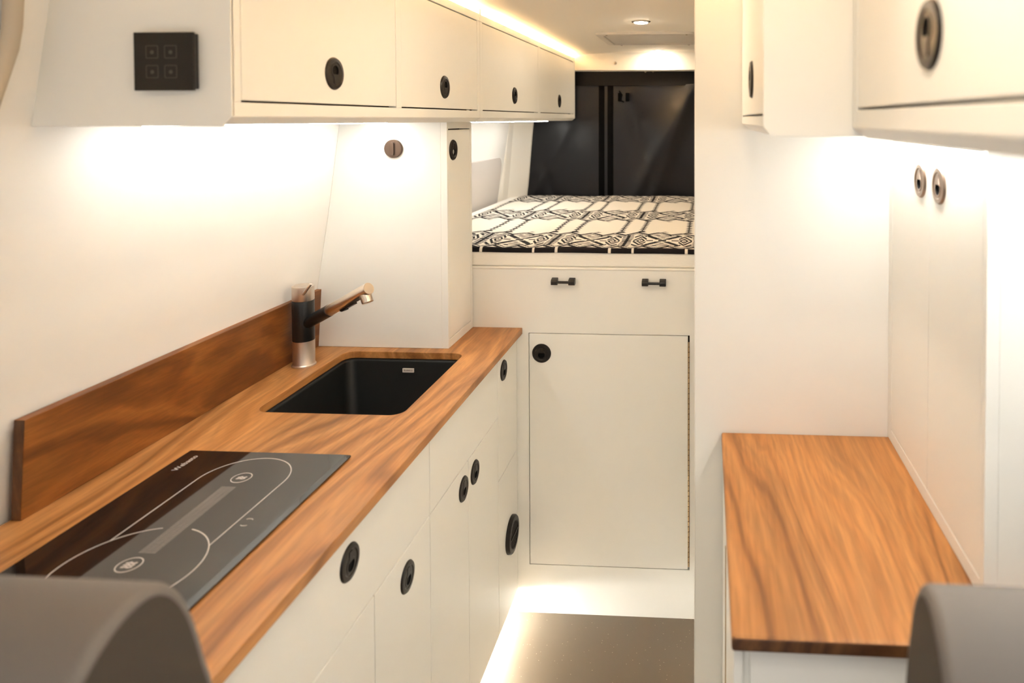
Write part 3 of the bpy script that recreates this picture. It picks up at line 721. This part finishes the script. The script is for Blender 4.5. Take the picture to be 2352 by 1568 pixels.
# cupboard with two slim doors standing on the worktop
XR = .3711
t = thing('cupboard', 'cream cupboard with two slim doors standing on the right worktop', 'cupboard', (.54, 1.17, ZW))
bm = new(); ya, yb, zb3, zt3 = .9255, 1.4108, ZW + .0003, 1.5320
QZ0, QZ1, QY0, QY1, QM = .9385, 1.5195, .9395, 1.3860, 1.1624
box(bm, XR, XR + .018, ya, QY0, zb3, zt3); box(bm, XR, XR + .018, QY1, yb, zb3, zt3); box(bm, XR, XR + .018, QY0, QY1, zb3, QZ0); box(bm, XR, XR + .018, QY0, QY1, QZ1, zt3)
box(bm, XR + .018, .705, yb - .015, yb, zb3, zt3); box(bm, XR + .018, .705, ya + .015, yb - .015, zt3 - .012, zt3)
obj('carcass', bm, 'paint', t, bevel=.001)
obj('end_panel', box(new(), XR + .0181, .705, ya, ya + .015, zb3, zt3), 'paint', t)
obj('gap_shade_sheet', box(new(), XR + .034, XR + .040, ya + .016, yb - .016, zb3 + .01, zt3 - .014), 'dark', t)
for a, b, ly in ((QM, QY1, 1.2080), (QY0, QM, 1.1126)):
    d = obj('door', box(new(), XR + .0004, XR + .019, a + .0009, b - .0009, QZ0 + .0012, QZ1 - .0012), 'paint', t, bevel=.001)
    latch((XR + .0006, ly, 1.4566), '-x', d, True, 'nickel')
# upper cabinets on the right
def right_upper(name_label, x0, ya, yb, zbot, door, lat, strips, zg):
    t = thing('wall_cabinet', name_label, 'cabinet', (.45, (ya + yb) / 2, zbot), 'cream wall cabinets above the right worktop')
    bm = new(); top_z = 1.885; a, b = door; f1 = x0 + .018
    box(bm, x0, f1, ya, a, zbot, top_z); box(bm, x0, f1, b, yb, zbot, top_z); box(bm, x0, f1, a, b, zbot, zg); box(bm, x0, f1, a, b, 1.86, top_z)
    prism(bm, [(x0, zbot), (x0 + .018, zbot - .013), (.705, zbot - .013), (.705, zbot + .003), (f1, zbot + .003), (f1, zbot)], ya + .0008, yb - .0005, 'y')
    box(bm, f1, .705, yb - .012, yb, zbot + .003, top_z); box(bm, f1, .705, ya + .012, yb - .012, top_z - .012, top_z)
    obj('carcass', bm, 'paint', t, bevel=.001)
    obj('end_panel', prism(new(), [(x0, zbot), (x0 + .010, zbot - .0125), (.705, zbot - .0125), (.705, top_z), (x0, top_z)], ya - .0008, ya + .0006, 'y'), 'paint', t)
    obj('gap_shade_sheet', box(new(), x0 + .034, x0 + .040, ya + .013, yb - .013, zbot + .005, top_z - .014), 'dark', t)
    d = obj('door', box(new(), x0 + .0004, x0 + .019, a + .0012, b - .0012, zg + .0034, 1.857), 'paint', t, bevel=.001)
    latch((x0 + .0006, lat[0], lat[1]), '-x', d)
    for s0, s1, xx in strips:
        bm = new(); prism(bm, rrect(xx - .007, xx + .007, zbot - .0165, zbot - .0125, .0015, 3), s0, s1, 'y'); obj('under_light_strip', bm, 'led', t)
    bm = new(); box(bm, x0 + .030, x0 + .042, ya + .02, yb - .02, top_z + .0002, top_z + .003); obj('top_light_strip', bm, 'ledwarm', t)
    return t
right_upper('cream wall cabinet above the right worktop next to the closet with a narrow visible door', .0735, .8850, 1.4105, 1.5535, (.897, 1.392), (1.1085, 1.6262), [(.93, 1.38, .345)], 1.5670)
right_upper('nearest cream wall cabinet at the top right with a large black latch', .1855, .12, .8825, 1.5515, (.15, .8570), (.5830, 1.6330), [(.15, .86, .345), (.20, .80, .52)], 1.5735)  # second, inner strip is added to brighten the right seat

# ================================================================= front seats
def seat(name_label, X_in, sgn, prof, loc, rz, width):
    t = thing('seat', name_label, 'seat', (X_in + sgn * width / 2, loc[0], 0), 'grey upholstered front seats')
    bm = new(); n = 14; rf = .009
    cy = sum(p[0] for p in prof) / len(prof); loops = []
    P = [Vector(p) for p in prof]
    def inset(k):      # move the outline inwards by k
        m = len(P); out = []
        for i in range(m):
            a, b = P[(i - 1) % m], P[(i + 1) % m]; tt = (b - a).normalized(); nn = Vector((tt.y, -tt.x))
            out.append(P[i] + nn * k)
        return out
    steps = [(0, rf)] + [(rf * (1 - math.cos(i / 6 * PI / 2)), rf * (1 - math.sin(i / 6 * PI / 2))) for i in range(1, 7)]
    xsn = [(X_in + sgn * a, k) for a, k in [(0, rf * 1.0)] + steps[1:]] + [(X_in + sgn * (width - a), k) for a, k in steps[:0:-1]] + [(X_in + sgn * width, rf)]
    for x, k in xsn:
        q = inset(k); loops.append([bm.verts.new((x, p.x, p.y)) for p in q])
    for a, b in zip(loops, loops[1:]):
        for i in range(len(a)): bm.faces.new((a[i], a[(i + 1) % len(a)], b[(i + 1) % len(a)], b[i]))
    for f in (bm.faces.new(loops[0][::-1]), bm.faces.new(loops[-1])): f.material_index = 1
    if rz:
        bmesh.ops.rotate(bm, verts=bm.verts, cent=(X_in, loc[0], 0), matrix=Matrix.Rotation(rz, 3, 'Z'))
    obj('backrest', bm, ['seat', 'seatside'], t, smooth=50)
    xa, xb = sorted((X_in + sgn * .02, X_in + sgn * (width - .02)))
    y1 = min(p[0] for p in prof)
    obj('cushion', box(new(), xa, xb, y1 - .44, y1 + .04, .40, .52), 'seat', t, bevel=.03, seg=4, smooth=50)
    obj('pedestal', box(new(), xa + .08, xb - .08, y1 - .36, y1 - .02, 0, .40), 'black', t, bevel=.01)
    return t
def smoothprof(pts, n=5):
    out = []; m = len(pts)
    for i in range(m - 1):
        p0, p1, p2, p3 = pts[max(i - 1, 0)], pts[i], pts[i + 1], pts[min(i + 2, m - 1)]
        for k in range(n):
            t_ = k / n
            out.append(tuple(.5 * ((2 * p1[a]) + (-p0[a] + p2[a]) * t_ + (2 * p0[a] - 5 * p1[a] + 4 * p2[a] - p3[a]) * t_ ** 2 + (-p0[a] + 3 * p1[a] - 3 * p2[a] + p3[a]) * t_ ** 3) for a in (0, 1)))
    return out + [pts[-1]]
SL = [(.470, .45), (.405, .60), (.385, .85), (.392, 1.05), (.402, 1.12), (.424, 1.175), (.458, 1.205), (.495, 1.212), (.522, 1.198), (.543, 1.165), (.560, 1.11), (.572, 1.05), (.578, .85), (.575, .60), (.570, .45)]
seat('grey upholstered seat back in front of the cooktop', -.43, -1, smoothprof([(a, b - .010) for a, b in SL]), (.50,), 0, .47)
SR = [(.520, .45), (.480, .60), (.470, .85), (.482, 1.05), (.494, 1.11), (.513, 1.160), (.540, 1.187), (.566, 1.190), (.588, 1.170), (.604, 1.13), (.620, 1.05), (.635, .85), (.635, .60), (.630, .45)]
seat('grey upholstered seat back in front of the right walnut worktop', .178, 1, smoothprof([(a, b - .009) for a, b in SR]), (.55,), 0, .47)
